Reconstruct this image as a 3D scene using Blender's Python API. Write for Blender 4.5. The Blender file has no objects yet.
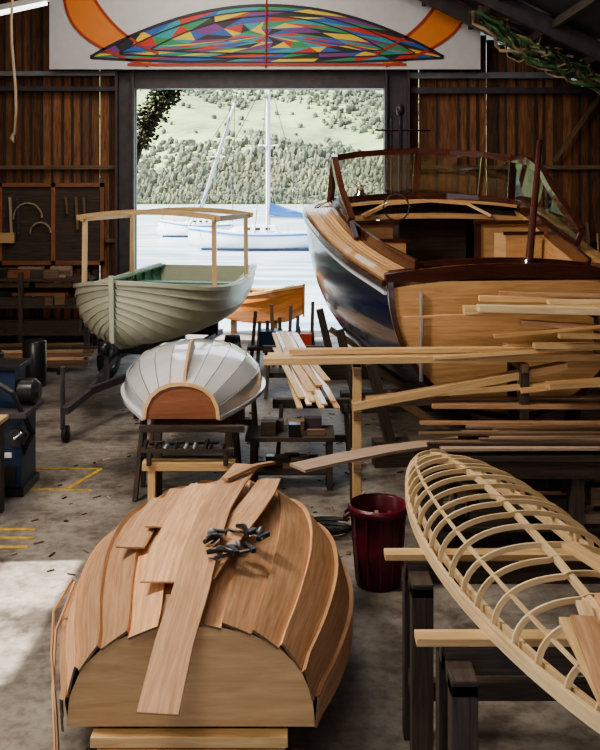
import bpy, math, random
from mathutils import Vector as V
random.seed(7)
# ------------------------------------------------------------------ materials
def _new(name):
    m=bpy.data.materials.new(name); m.use_nodes=True
    nt=m.node_tree; b=nt.nodes['Principled BSDF']
    return m,nt,b
def simple(name,col,rough=.5,metal=0,coat=0,var=.15,scale=6,bump=0,isl=0):
    m,nt,b=_new(name); N=nt.nodes; L=nt.links
    tc=N.new('ShaderNodeTexCoord'); no=N.new('ShaderNodeTexNoise')
    no.inputs['Scale'].default_value=scale; no.inputs['Detail'].default_value=5
    L.new(tc.outputs['Object'],no.inputs['Vector'])
    r=N.new('ShaderNodeValToRGB')
    r.color_ramp.elements[0].position=.3; r.color_ramp.elements[1].position=.7
    r.color_ramp.elements[0].color=[c*(1-var) for c in col]+[1]
    r.color_ramp.elements[1].color=[min(1,c*(1+var)) for c in col]+[1]
    L.new(no.outputs['Fac'],r.inputs['Fac']); out=r.outputs['Color']
    if isl:
        g=N.new('ShaderNodeNewGeometry'); mr=N.new('ShaderNodeMapRange')
        mr.inputs['To Min'].default_value=1-isl; mr.inputs['To Max'].default_value=1+isl
        L.new(g.outputs['Random Per Island'],mr.inputs['Value'])
        h=N.new('ShaderNodeHueSaturation'); L.new(mr.outputs['Result'],h.inputs['Value']); L.new(out,h.inputs['Color']); out=h.outputs['Color']
    L.new(out,b.inputs['Base Color'])
    b.inputs['Roughness'].default_value=rough; b.inputs['Metallic'].default_value=metal; b.inputs['Coat Weight'].default_value=coat
    if bump:
        bp=N.new('ShaderNodeBump'); bp.inputs['Strength'].default_value=bump; bp.inputs['Distance'].default_value=.02
        L.new(no.outputs['Fac'],bp.inputs['Height']); L.new(bp.outputs['Normal'],b.inputs['Normal'])
    return m
def wood(name,c1,c2,rough=.5,coat=0,gs=16,isl=.22):
    m,nt,b=_new(name); N=nt.nodes; L=nt.links
    tc=N.new('ShaderNodeTexCoord'); mp=N.new('ShaderNodeMapping'); mp.inputs['Scale'].default_value=(1.0,gs,1)
    g=N.new('ShaderNodeNewGeometry')
    L.new(tc.outputs['UV'],mp.inputs['Vector'])
    ml=N.new('ShaderNodeMath'); ml.operation='MULTIPLY'; ml.inputs[1].default_value=37
    L.new(g.outputs['Random Per Island'],ml.inputs[0])
    cb=N.new('ShaderNodeCombineXYZ'); L.new(ml.outputs[0],cb.inputs['X']); L.new(ml.outputs[0],cb.inputs['Z'])
    L.new(cb.outputs[0],mp.inputs['Location'])
    no=N.new('ShaderNodeTexNoise'); no.inputs['Scale'].default_value=2.6; no.inputs['Detail'].default_value=7; no.inputs['Roughness'].default_value=.62; no.inputs['Distortion'].default_value=.5
    L.new(mp.outputs[0],no.inputs['Vector'])
    r=N.new('ShaderNodeValToRGB'); r.color_ramp.elements[0].position=.32; r.color_ramp.elements[1].position=.68
    r.color_ramp.elements[0].color=list(c1)+[1]; r.color_ramp.elements[1].color=list(c2)+[1]
    L.new(no.outputs['Fac'],r.inputs['Fac'])
    mr=N.new('ShaderNodeMapRange'); mr.inputs['To Min'].default_value=1-isl; mr.inputs['To Max'].default_value=1+isl*.8
    L.new(g.outputs['Random Per Island'],mr.inputs['Value'])
    h=N.new('ShaderNodeHueSaturation'); L.new(mr.outputs['Result'],h.inputs['Value']); L.new(r.outputs['Color'],h.inputs['Color'])
    L.new(h.outputs['Color'],b.inputs['Base Color'])
    b.inputs['Roughness'].default_value=rough; b.inputs['Coat Weight'].default_value=coat
    bp=N.new('ShaderNodeBump'); bp.inputs['Strength'].default_value=.15; bp.inputs['Distance'].default_value=.01
    L.new(no.outputs['Fac'],bp.inputs['Height']); L.new(bp.outputs['Normal'],b.inputs['Normal'])
    return m
PINE=wood('pine',(.56,.36,.16),(.82,.59,.32),.5)
PLANK=wood('cedar_plank',(.44,.235,.12),(.72,.46,.27),.62,isl=.32)
PLY=wood('plywood',(.54,.33,.16),(.70,.47,.25),.55,gs=8,isl=.08)
VARN=wood('varnished',(.54,.31,.135),(.78,.51,.26),.25,coat=.4)
VAR2=wood('orange_varnish',(.42,.15,.04),(.62,.28,.09),.25,coat=.4)
MAHO=wood('mahogany',(.045,.014,.010),(.11,.038,.024),.22,coat=.4)
DKW=wood('dark_timber',(.030,.022,.017),(.09,.065,.05),.7)
OLDW=wood('old_timber',(.12,.075,.045),(.26,.17,.10),.75)
GREYW=wood('grey_plank',(.30,.21,.15),(.48,.36,.27),.6)
RIBW=wood('ash_rib',(.62,.45,.25),(.86,.69,.44),.45,isl=.12)
WALLB=wood('wall_boards',(.095,.038,.018),(.31,.135,.06),.7,isl=.6,gs=10)
REDW=wood('red_cedar_bulkhead',(.22,.08,.035),(.34,.14,.07),.4,coat=.1,gs=8)
NAVY=simple('navy_paint',(.006,.012,.055),.18,coat=.2,var=.1)
WHITE=simple('white_paint',(.78,.80,.82),.25,coat=.4,var=.04)
SILV=simple('primed_white',(.80,.82,.86),.14,coat=.9,var=.06,scale=3)
CREAM=simple('cream_green',(.60,.62,.48),.4,coat=.15,var=.05,isl=.12)
GREEN=simple('green_interior',(.17,.33,.23),.45,var=.1)
STEEL=simple('galvanised_steel',(.30,.31,.33),.5,metal=.7)
DSTEEL=simple('painted_steel',(.065,.055,.062),.5,var=.25)
CHROME=simple('chrome',(.8,.8,.82),.1,metal=1,var=.02)
BLACK=simple('black_rubber',(.015,.015,.017),.5,var=.3)
BLACKP=simple('black_plastic',(.02,.02,.022),.3)
BLUE=simple('machine_blue',(.010,.030,.075),.4,var=.2)
RED=simple('maroon_plastic',(.11,.012,.022),.3,var=.2)
SIGNW=simple('sign_white',(.66,.67,.70),.5,var=.04)
YEL=simple('yellow_paint',(.45,.30,.04),.6,var=.4,scale=14)
SAILB=simple('sail_cover_blue',(.05,.18,.46),.7)
ROPE=simple('rope',(.35,.27,.17),.8)
GROPE=simple('green_rope',(.06,.14,.05),.8,var=.5)
ROOFM=simple('roof_sheet',(.045,.045,.05),.5)
TREE=simple('foliage',(.105,.120,.082),.95,var=.3,scale=.05,isl=.28)  # muted grey-green, distance haze put into the colour
TREE2=simple('foliage_olive',(.15,.155,.095),.95,var=.3,scale=.05,isl=.25)
DTREE=simple('dark_foliage',(.035,.045,.02),.95,var=.4,scale=3,isl=.4)
BARK=simple('bark',(.04,.028,.02),.9)
CARD=simple('grey_box',(.15,.15,.15),.6,isl=.6)
YWHITE=simple('yacht_white',(.70,.72,.74),.3,var=.04)
SPAR=simple('spar_alloy',(.42,.43,.45),.4,var=.05)
def pal(n,c): return simple(n,c,.5,var=.03)
PAL=[pal('paint_red',(.6,.05,.03)),pal('paint_yellow',(.8,.6,.06)),pal('paint_blue',(.03,.12,.45)),pal('paint_green',(.04,.3,.12)),pal('paint_black',(.02,.02,.03)),pal('paint_teal',(.04,.35,.42)),pal('paint_purple',(.2,.05,.25))]
ORANGE=pal('paint_orange',(.80,.27,.06)); BRED=pal('paint_brickred',(.45,.06,.03))
def glassm():
    m,nt,b=_new('glass'); N=nt.nodes; L=nt.links
    t=N.new('ShaderNodeBsdfTransparent'); t.inputs[0].default_value=(.72,.79,.78,1); g=N.new('ShaderNodeBsdfGlossy'); g.inputs['Roughness'].default_value=.04
    mx=N.new('ShaderNodeMixShader'); mx.inputs[0].default_value=.14
    L.new(t.outputs[0],mx.inputs[1]); L.new(g.outputs[0],mx.inputs[2]); L.new(mx.outputs[0],N['Material Output'].inputs['Surface']); return m
GLASS=glassm()
def concrete():
    m,nt,b=_new('concrete'); N=nt.nodes; L=nt.links
    tc=N.new('ShaderNodeTexCoord')
    def noise(s,d):
        n=N.new('ShaderNodeTexNoise'); n.inputs['Scale'].default_value=s; n.inputs['Detail'].default_value=d; n.inputs['Roughness'].default_value=.65; L.new(tc.outputs['Object'],n.inputs['Vector']); return n
    a=noise(1.3,9); c=noise(11,6)
    r=N.new('ShaderNodeValToRGB'); e=r.color_ramp.elements; e[0].position=.38; e[0].color=(.085,.07,.058,1); e[1].position=.62; e[1].color=(.33,.30,.265,1)
    x=e.new(.48); x.color=(.225,.20,.175,1)
    L.new(a.outputs['Fac'],r.inputs['Fac'])
    r2=N.new('ShaderNodeValToRGB'); r2.color_ramp.elements[0].position=.35; r2.color_ramp.elements[0].color=(.5,.48,.45,1); r2.color_ramp.elements[1].position=.55
    L.new(c.outputs['Fac'],r2.inputs['Fac'])
    mx=N.new('ShaderNodeMix'); mx.data_type='RGBA'; mx.blend_type='MULTIPLY'; mx.inputs['Factor'].default_value=.8
    L.new(r.outputs[0],mx.inputs['A']); L.new(r2.outputs[0],mx.inputs['B']); L.new(mx.outputs['Result'],b.inputs['Base Color'])
    b.inputs['Roughness'].default_value=.5
    bp=N.new('ShaderNodeBump'); bp.inputs['Strength'].default_value=.3; bp.inputs['Distance'].default_value=.01; L.new(c.outputs['Fac'],bp.inputs['Height']); L.new(bp.outputs[0],b.inputs['Normal'])
    return m
CONC=concrete()
def waterm():
    m,nt,b=_new('water'); N=nt.nodes; L=nt.links
    tc=N.new('ShaderNodeTexCoord'); mp=N.new('ShaderNodeMapping'); mp.inputs['Scale'].default_value=(.35,1.2,1)
    L.new(tc.outputs['Object'],mp.inputs[0]); n=N.new('ShaderNodeTexNoise'); n.inputs['Scale'].default_value=.5; n.inputs['Detail'].default_value=6
    L.new(mp.outputs[0],n.inputs['Vector'])
    r=N.new('ShaderNodeValToRGB'); r.color_ramp.elements[0].position=.38; r.color_ramp.elements[0].color=(.13,.22,.29,1); r.color_ramp.elements[1].position=.58; r.color_ramp.elements[1].color=(.46,.53,.58,1)  # pale diffuse tones put the glare on the water into its colour
    L.new(n.outputs['Fac'],r.inputs[0]); L.new(r.outputs[0],b.inputs['Base Color']); b.inputs['Roughness'].default_value=.3
    bp=N.new('ShaderNodeBump'); bp.inputs['Strength'].default_value=.6; L.new(n.outputs['Fac'],bp.inputs['Height']); L.new(bp.outputs[0],b.inputs['Normal'])
    return m
WATER=waterm()
def hillm():
    m,nt,b=_new('hill_pasture'); N=nt.nodes; L=nt.links
    tc=N.new('ShaderNodeTexCoord'); n=N.new('ShaderNodeTexNoise'); n.inputs['Scale'].default_value=.014; n.inputs['Detail'].default_value=10; n.inputs['Roughness'].default_value=.7
    L.new(tc.outputs['Object'],n.inputs['Vector'])
    r=N.new('ShaderNodeValToRGB'); e=r.color_ramp.elements; e[0].position=.38; e[0].color=(.11,.14,.085,1); e[1].position=.56; e[1].color=(.25,.32,.15,1)
    x=e.new(.46); x.color=(.17,.24,.10,1)
    L.new(n.outputs['Fac'],r.inputs[0]); L.new(r.outputs[0],b.inputs['Base Color']); b.inputs['Roughness'].default_value=1
    return m
HILL=hillm()
# ------------------------------------------------------------------ mesh builder
class MB:
    def __init__(s): s.v=[];s.f=[];s.uv=[];s.mi=[];s.sm=[];s.mats=[]
    def M(s,m):
        if m not in s.mats: s.mats.append(m)
        return s.mats.index(m)
    def face(s,ids,uvs,m,sm=False): s.f.append(ids); s.uv.append(uvs); s.mi.append(s.M(m)); s.sm.append(sm)
    def grid(s,rows,m,sm=True,closed=False):
        R=len(rows); C=len(rows[0]); b=len(s.v)
        for r in rows: s.v+= [tuple(p) for p in r]
        ul=[0]; mc=C//2
        for i in range(1,R): ul.append(ul[-1]+(V(rows[i][mc])-V(rows[i-1][mc])).length)
        vl=[0]; mr=R//2
        for j in range(1,C): vl.append(vl[-1]+(V(rows[mr][j])-V(rows[mr][j-1])).length)
        vl.append(vl[-1]+.02)
        for i in range(R-1):
            for j in range(C-1 if not closed else C):
                j2=(j+1)%C
                s.face([b+i*C+j,b+i*C+j2,b+(i+1)*C+j2,b+(i+1)*C+j],[(ul[i],vl[j]),(ul[i],vl[j+1]),(ul[i+1],vl[j+1]),(ul[i+1],vl[j])],m,sm)
    def sweep(s,pts,w,h,m,up=(0,0,1)):
        pts=[V(p) for p in pts]; n=len(pts); up=V(up).normalized(); b=len(s.v); u=0; us=[]
        ws=w if isinstance(w,(list,tuple)) else [w]*n
        for i,p in enumerate(pts):
            t=(pts[min(i+1,n-1)]-pts[max(i-1,0)]).normalized()
            sd=t.cross(up)
            if sd.length<1e-3: sd=t.cross(V((1,0,0)))
            sd.normalize(); nn=sd.cross(t).normalized()
            W=ws[i]/2; H=h/2
            for a,c in((-1,-1),(1,-1),(1,1),(-1,1)): s.v.append(tuple(p+sd*a*W+nn*c*H))
            if i: u+=(p-pts[i-1]).length
            us.append(u)
        W=ws[0]; vv=[0,W,W+h,2*W+h,2*W+2*h]
        for i in range(n-1):
            for k in range(4):
                a=b+4*i+k; c=b+4*i+(k+1)%4
                s.face([a,c,c+4,a+4],[(us[i],vv[k]),(us[i],vv[k+1]),(us[i+1],vv[k+1]),(us[i+1],vv[k])],m)
        s.face([b+3,b+2,b+1,b],[(0,0),(.02,0),(.02,W),(0,W)],m)
        e=b+4*(n-1); s.face([e,e+1,e+2,e+3],[(0,0),(.02,0),(.02,W),(0,W)],m)
    def box(s,x0,x1,y0,y1,z0,z1,m):
        cx,cy,cz=(x0+x1)/2,(y0+y1)/2,(z0+z1)/2; dx,dy,dz=x1-x0,y1-y0,z1-z0
        if dx>=dy and dx>=dz: s.sweep([(x0,cy,cz),(x1,cy,cz)],dy,dz,m)
        elif dy>=dz: s.sweep([(cx,y0,cz),(cx,y1,cz)],dx,dz,m)
        else: s.sweep([(cx,cy,z0),(cx,cy,z1)],dx,dy,m,up=(0,1,0))
    def tube(s,pts,r,m,seg=8,caps=True):
        pts=[V(p) for p in pts]; n=len(pts); rs=r if isinstance(r,(list,tuple)) else [r]*n; rows=[]
        for i,p in enumerate(pts):
            t=(pts[min(i+1,n-1)]-pts[max(i-1,0)]).normalized()
            up=V((0,0,1)) if abs(t.z)<.9 else V((0,1,0))
            a=t.cross(up).normalized(); c=a.cross(t)
            rows.append([p+(a*math.cos(k*2*math.pi/seg)+c*math.sin(k*2*math.pi/seg))*rs[i] for k in range(seg)])
        b=len(s.v); s.grid(rows,m,True,True)
        if caps:
            s.face(list(range(b,b+seg)),[(0,0)]*seg,m); e=b+seg*(n-1); s.face(list(range(e,e+seg)),[(0,0)]*seg,m)
    def lathe(s,c,prof,m,axis=(0,0,1),seg=28,sm=True):
        c=V(c); ax=V(axis).normalized(); a=ax.cross(V((0,1,0)) if abs(ax.y)<.9 else V((1,0,0))).normalized(); d=ax.cross(a)
        rows=[[c+ax*z+(a*math.cos(k*2*math.pi/seg)+d*math.sin(k*2*math.pi/seg))*r for k in range(seg)] for r,z in prof]
        s.grid(rows,m,sm,True)
    def poly(s,pts,m,th=None,sm=False):
        pts=[V(p) for p in pts]; b=len(s.v); s.v+=[tuple(p) for p in pts]; n=len(pts)
        nn=V((0,0,0))
        for i in range(n): nn+=pts[i].cross(pts[(i+1)%n])
        nn.normalize(); xx=V((1,0,0)) if abs(nn.x)<.8 else V((0,1,0)); yy=nn.cross(xx).normalized()
        uv=[(p.dot(xx),p.dot(yy)) for p in pts]
        s.face(list(range(b,b+n)),uv,m)
        if th:
            q=[p+nn*th for p in pts]; b2=len(s.v); s.v+=[tuple(p) for p in q]; s.face(list(range(b2,b2+n)),uv,m)
            for i in range(n):
                j=(i+1)%n; s.face([b+i,b+j,b2+j,b2+i],[(0,0),(.1,0),(.1,.01),(0,.01)],m)
    def obj(s,name,bevel=0):
        me=bpy.data.meshes.new(name); me.from_pydata(s.v,[],s.f); ul=me.uv_layers.new(name='UVMap')
        d=[]
        for uvs in s.uv:
            for q in uvs: d+= [q[0],q[1]]
        ul.data.foreach_set('uv',d)
        for m in s.mats: me.materials.append(m)
        me.polygons.foreach_set('material_index',s.mi); me.polygons.foreach_set('use_smooth',s.sm); me.update()
        o=bpy.data.objects.new(name,me); bpy.context.collection.objects.link(o)
        if bevel:
            bv=o.modifiers.new('bevel','BEVEL'); bv.width=bevel; bv.segments=2; bv.limit_method='ANGLE'
        return o
def crv(P):
    def f(t):
        n=len(P)
        if t<=P[0][0]: return P[0][1]
        if t>=P[-1][0]: return P[-1][1]
        for i in range(n-1):
            if t<=P[i+1][0]: break
        x0,y0=P[i]; x1,y1=P[i+1]; h=x1-x0; u=(t-x0)/h
        m0=(y1-P[i-1][1])/(x1-P[i-1][0]) if i>0 else (y1-y0)/h
        m1=(P[i+2][1]-y0)/(P[i+2][0]-x0) if i+2<n else (y1-y0)/h
        return (2*u**3-3*u*u+1)*y0+(u**3-2*u*u+u)*h*m0+(-2*u**3+3*u*u)*y1+(u**3-u*u)*h*m1
    return f
def section(b,k,s,n,N):
    K=60; raw=[]
    for i in range(K+1):
        th=i/K*math.pi/2
        y=b*math.sin(th)**(2/n); z=k+(s-k)*(1-max(0,math.cos(th))**(2/n)); raw.append((y,z))
    d=[0]
    for i in range(K): d.append(d[-1]+math.hypot(raw[i+1][0]-raw[i][0],raw[i+1][1]-raw[i][1]))
    out=[];i=0
    for q in range(N+1):
        x=d[-1]*q/N
        while i<K-1 and d[i+1]<x: i+=1
        u=(x-d[i])/max(1e-9,d[i+1]-d[i]); out.append((raw[i][0]+(raw[i+1][0]-raw[i][0])*u,raw[i][1]+(raw[i+1][1]-raw[i][1])*u))
    return out
def hull(mb,T,L,bf,kf,sf,n=2.5,ns=6,sub=3,th=.012,mo=None,mi=None,NS=28,tin=.015,mlist=None,facet=0,endcap=0):
    N=ns*sub; S=[];NR=[]
    for j in range(NS+1):
        t=j/NS
        P=section(max(.012,bf(t)),kf(t),sf(t),n,N)
        if facet:
            Q=list(P)
            for k in range(ns):
                a,c=P[k*sub],P[(k+1)*sub]
                for q in range(1,sub):
                    u=q/sub; i=k*sub+q; Q[i]=(P[i][0]*(1-facet)+facet*(a[0]+(c[0]-a[0])*u),P[i][1]*(1-facet)+facet*(a[1]+(c[1]-a[1])*u))
            P=Q
        nr=[]
        for q in range(N+1):
            a=P[max(0,q-1)];c=P[min(N,q+1)]; tx,tz=c[0]-a[0],c[1]-a[1]; l=math.hypot(tx,tz) or 1
            nx,nz=tz/l,-tx/l
            if nx*P[q][0]+nz*(P[q][1]-sf(t))<0: nx,nz=-nx,-nz
            nr.append((nx,nz))
        S.append((t*L,P));NR.append(nr)
    for sd in(1,-1):
        for k in range(ns):
            m=mlist[k] if mlist else mo
            rows=[];led=[]
            e0=random.uniform(0,endcap)
            for j in range(NS+1):
                l,P=S[j]; r=[]
                if j==0: l=l-.02-e0 if endcap else l
                for q in range(sub+1):
                    i=k*sub+q; off=th*(1-q/sub); r.append(T(l,sd*(P[i][0]+NR[j][i][0]*off),P[i][1]+NR[j][i][1]*off))
                rows.append(r)
                i=k*sub; led.append([T(l,sd*P[i][0],P[i][1]),T(l,sd*(P[i][0]+NR[j][i][0]*th),P[i][1]+NR[j][i][1]*th)])
            mb.grid(rows,m)
            if k and th>.001: mb.grid(led,m,False)
            if endcap:
                l,P=S[0]; l=l-.02-e0
                for q in range(sub):
                    i=k*sub+q; o0=th*(1-q/sub); o1=th*(1-(q+1)/sub); g=lambda i,o:T(l,sd*(P[i][0]+NR[0][i][0]*o),P[i][1]+NR[0][i][1]*o)
                    mb.poly([g(i,o0),g(i+1,o1),g(i+1,o1-.012),g(i,o0-.012)],OLDW)
        if mi:
            rows=[]
            for j in range(NS+1):
                l,P=S[j]; rows.append([T(l,sd*max(0,P[i][0]-NR[j][i][0]*tin),P[i][1]-NR[j][i][1]*tin) for i in range(N+1)])
            mb.grid(rows,mi)
    return S
def transom(mb,T,l,P,m,th=.03):
    pts=[T(l,-p[0],p[1]) for p in reversed(P)]+[T(l,p[0],p[1]) for p in P[1:]]
    mb.poly(pts,m,th)
def frame(o,d):
    o=V((o[0],o[1],0)); d=V((d[0]-o.x,d[1]-o.y,0)).normalized(); r=V((d.y,-d.x,0))
    return lambda l,y,z: o+d*l+r*y+V((0,0,z))
def sawhorse(name,cx,cy,h,L,ang=0,mat=OLDW,bw=.09,spread=.22,rail=True):
    mb=MB(); c,s=math.cos(ang),math.sin(ang)
    P=lambda a,b,z:(cx+a*c-b*s,cy+a*s+b*c,z)
    mb.sweep([P(-L/2,0,h-.05),P(L/2,0,h-.05)],bw,.10,mat)
    for e in(-1,1):
        for f in(-1,1): mb.sweep([P(e*(L/2-.1),f*.03,h-.06),P(e*(L/2-.05),f*spread,0.0)],.07,.045,mat,up=(c,s,0))
        mb.sweep([P(e*(L/2-.07),-spread*.6,h*.4),P(e*(L/2-.07),spread*.6,h*.4)],.03,.08,mat)
    if rail: mb.sweep([P(-L/2+.07,0,h*.4),P(L/2-.07,0,h*.4)],.04,.07,mat)
    return mb.obj(name,.004)
# ------------------------------------------------------------------ room
mb=MB(); mb.box(-7,7,-3,18.2,-.25,0,CONC); mb.obj('floor')
roofz=lambda x: 9-.5*abs(x+2)
mb=MB()
for a,b in((-7.4,-2),(-2,7.4)):
    mb.poly([(a,-3.2,roofz(a)),(b,-3.2,roofz(b)),(b,18.6,roofz(b)),(a,18.6,roofz(a))],ROOFM,.06)
mb.obj('ceiling')
mb=MB(); x=-7.0
while x<7.0:
    w=random.choice([.17,.19,.21]); g=random.choice([.0,.0,.0,.006,.010]); x1=min(7,x+w)
    z0=5.06 if (x1>-3.25 and x<1.7) else 0
    yy=18.0+random.choice([0,.015])
    ztop=roofz((x+x1)/2)-.05
    mb.sweep([((x+x1-g)/2,yy,z0),((x+x1-g)/2,yy,ztop)],x1-x-g,.025,WALLB,up=(0,1,0))
    if random.random()<.8: mb.sweep([(x1,yy-.02,z0),(x1,yy-.02,ztop)],.05,.03,DKW,up=(0,1,0))
    x=x1
mb.obj('wall_back')
mb=MB()
mb.box(-7.1,-7,-3,5.15,0,6.5,WALLB); mb.box(-7.1,-7,7.0,18,0,6.5,WALLB); mb.box(-7.1,-7,5.15,7.0,4.15,6.5,WALLB); mb.obj('wall_left')
mb=MB(); mb.box(7,7.1,-3,18,0,4.5,WALLB); mb.obj('wall_right')
mb=MB(); mb.box(-7,-2.6,-3.1,-3,0,6.5,WALLB); mb.box(2.6,7,-3.1,-3,0,4.5,WALLB); mb.poly([(-7,-3,6.5),(-2,-3,9),(7,-3,4.5),(2.6,-3,3.4),(-2.6,-3,3.4)],WALLB,.05); mb.obj('wall_front')
mb=MB()
for x0,x1 in((-3.62,-3.25),(1.66,2.15)):
    zt=6.9 if x0>0 else 7.8
    mb.box(x0,x0+.05,17.6,17.95,0,zt,DSTEEL); mb.box(x1-.05,x1,17.6,17.95,0,zt,DSTEEL); mb.box(x0,x1,17.75,17.8,0,6.8,DSTEEL)
mb.box(-3.25,1.66,17.7,17.95,5.04,5.42,DSTEEL)
for z in(5.3,5.0):
    mb.box(-7,-3.62,17.8,17.95,z,z+.09,STEEL if z>5.2 else DSTEEL); mb.box(2.15,7,17.8,17.95,z-.05,z+.07,STEEL if z>5.2 else DSTEEL)
for z in(3.45,1.1,2.0): mb.box(-7,-3.62,17.85,17.96,z,z+.08,OLDW); mb.box(2.15,7,17.85,17.96,z,z+.08,OLDW)
mb.sweep([(5.95,17.75,4.95),(5.0,17.75,3.6)],.08,.06,OLDW,up=(0,1,0))
mb.obj('trim_1')
mb=MB()
for Y in(14.9,16.6):
    for a,b in((-6.9,-2),(-2,6.9)):
        mb.sweep([(a,Y,roofz(a)-.2),(b,Y,roofz(b)-.2)],.12,.28,DSTEEL)
    mb.sweep([(2.2,Y,roofz(2.2)-.3),(6.9,Y,5.1)],.07,.1,STEEL); 
    for x in(3.4,4.3,5.2,6.0): mb.sweep([(x,Y,roofz(x)-.3),(x-.4,Y,roofz(2.2)-.3-(x-.4-2.2)*.32)],.05,.05,STEEL)
for x in(-6,-4.6,-3.2,1,2.4,3.3,4.2,5.1,6): mb.box(x-.04,x+.04,-3,18,roofz(x)-.2,roofz(x)-.06,DKW)
mb.sweep([(3.2,16.2,6.3),(6.8,16.2,5.25)],.10,.12,OLDW)
mb.obj('roof_trusses')
mb=MB()
for i in range(36):
    x=2.9+random.random()*2.4; z=roofz(x)-.30-random.random()*.2; P=[]; am=random.random()*.45
    for k in range(11): P.append((x+k*.12+random.uniform(-.06,.06),15.6+random.uniform(-.15,.15),z-.06*k-am*math.sin(k/10*math.pi)+random.uniform(-.03,.03)))
    mb.tube(P,random.choice([.012,.02,.035]),random.choice([GROPE,GROPE,ROPE,DTREE]),6)
mb.tube([(3.6,15.6,6.0),(3.55,15.6,5.55),(3.6,15.6,5.35),(3.8,15.6,5.25),(4.1,15.6,5.4),(4.2,15.6,5.8)],.015,ROPE)
mb.obj('rope_tangle')
mb=MB(); mb.tube([(-3.5+.03*math.sin(k*.9),11,6.5-.28*k) for k in range(11)],.018,ROPE); mb.tube([(-3.5,11,3.72),(-3.52,11,3.66),(-3.49,11,3.60)],[.018,.03,.012],ROPE); mb.tube([(-3.5,11,6.5),(-3.5,11,8.3)],.018,ROPE); mb.obj('hanging_rope')
mb=MB(); LAMP,nt,b=_new('lamp_tube'); b.inputs['Emission Color'].default_value=(1,1,1,1); b.inputs['Emission Strength'].default_value=2
mb.sweep([(-5.9,16,6.15),(-4.45,16,6.45)],.12,.10,WHITE); mb.tube([(-5.85,16,6.06),(-4.5,16,6.36)],.04,LAMP)
for x in(-5.7,-4.7): mb.tube([(x,16,6.3),(x,16,7.1)],.01,BLACK)
mb.obj('fluorescent_light')
# sign -------------------------------------------------------------
mb=MB(); Y=17.45; cx=-.64
mb.box(-4.86,3.5,Y,Y+.05,5.38,7.3,SIGNW)
lo=lambda u:5.60-.10*(1-u*u); hi=lambda u:5.62+1.0*(1-abs(u)**2.0)
W=3.42; rings=[1,.84,.66,.46,.24,0]; NA=24
def sp(a,r,tw):
    u=math.cos(a+tw); s=math.sin(a+tw); z=(hi(u)-6.03 if s>=0 else lo(u)-6.03)
    return (cx+u*W*r,Y-.006,6.03+z*r*(.98 if r<1 else 1))
for ri in range(5):
    for k in range(NA):
        a0,a1=2*math.pi*k/NA,2*math.pi*(k+1)/NA; t0,t1=ri*.10,(ri+1)*.10
        A,B,C,D=sp(a0,rings[ri],t0),sp(a1,rings[ri],t0),sp(a1,rings[ri+1],t1),sp(a0,rings[ri+1],t1)
        c1=PAL[(k*2+ri*3)%7]; c2=PAL[(k*3+ri*2+1+(k//7))%7]
        if ri<4: mb.poly([A,B,C],c1); mb.poly([A,C,D],c2)
        else: mb.poly([A,B,D],c1)
mb.sweep([(cx+u/20*W,Y-.012,hi(u/20)) for u in range(-20,21)],.02,.05,PAL[4],up=(0,0,1))
mb.sweep([(cx+u/20*W,Y-.012,lo(u/20)) for u in range(-20,21)],.02,.04,PAL[4],up=(0,0,1))
for r in rings[1:3]: mb.sweep([V(sp(2*math.pi*k/40,r,0))+V((0,-.006,0)) for k in range(41)],.02,.022,PAL[4],up=(0,1,0))
for s in(-1,1):
    outer=[];inner=[]
    for k in range(15):
        a=k/14
        ox=s*(3.95-.15*a-1.5*a**2.6); oz=7.1-1.66*a**.72
        ix=s*(3.50-.20*a**2-1.2*a**3); iz=7.1-1.42*a**.8
        outer.append((cx+ox,Y-.004,oz)); inner.append((cx+ix-s*.22*math.sin(a*3.14),Y-.004,iz+.09*math.sin(a*3.14)))
    mb.grid([outer,inner],ORANGE,False)
    mb.sweep([(p[0],Y-.012,p[2]) for p in outer],.05,.02,BRED,up=(0,1,0)); mb.sweep([(p[0],Y-.012,p[2]) for p in inner],.05,.02,BRED,up=(0,1,0))
mb.sweep([(cx+u/20*2.7,Y-.014,5.47) for u in range(-20,21)],.02,.05,BRED,up=(0,0,1))
mb.tube([(cx-.02,Y-.03,5.4),(cx,Y-.03,7.2)],.015,BRED)
mb.obj('painted_canoe_sign')
# outside --------------------------------------------------------------
mb=MB(); mb.poly([(-12,18.2,-.01),(12,18.2,-.01),(12,20.3,-.12),(-12,20.3,-.12)],CONC); mb.poly([(-12,20.3,-.12),(12,20.3,-.12),(12,27,-1.3),(-12,27,-1.3)],CONC); mb.obj('slipway_apron')
mb=MB(); mb.poly([(-400,20.5,-1),(400,20.5,-1),(400,290,-1),(-400,290,-1)],WATER); mb.obj('water')
hz0=crv([(270,-2),(285,-.6),(350,5),(450,17),(600,52),(800,110),(1100,150)])
hz=lambda x,y: hz0(y)+ (6*math.sin(x*.021+1)+4*math.sin(x*.05+y*.02))*min(1,max(0,(y-300)/150))-.05*x*min(1,max(0,(y-350)/300))
mb=MB(); mb.grid([[(x,y,hz(x,y)) for x in range(-500,501,20)] for y in range(270,1101,15)],HILL); mb.obj('hillside')
import bmesh
bm=bmesh.new(); bmesh.ops.create_icosphere(bm,subdivisions=1,radius=1); IV=[v.co.copy() for v in bm.verts]; IF=[[v.index for v in f.verts] for f in bm.faces]; bm.free()
def blob(mb,c,r,m,sq=1.0):
    b=len(mb.v)
    for v in IV:
        k=random.uniform(.6,1.3); mb.v.append((c[0]+v.x*r*k,c[1]+v.y*r*k,c[2]+v.z*r*k*sq))
    for f in IF: mb.face([b+i for i in f],[(0,0)]*3,m,False)
mb=MB()
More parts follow.
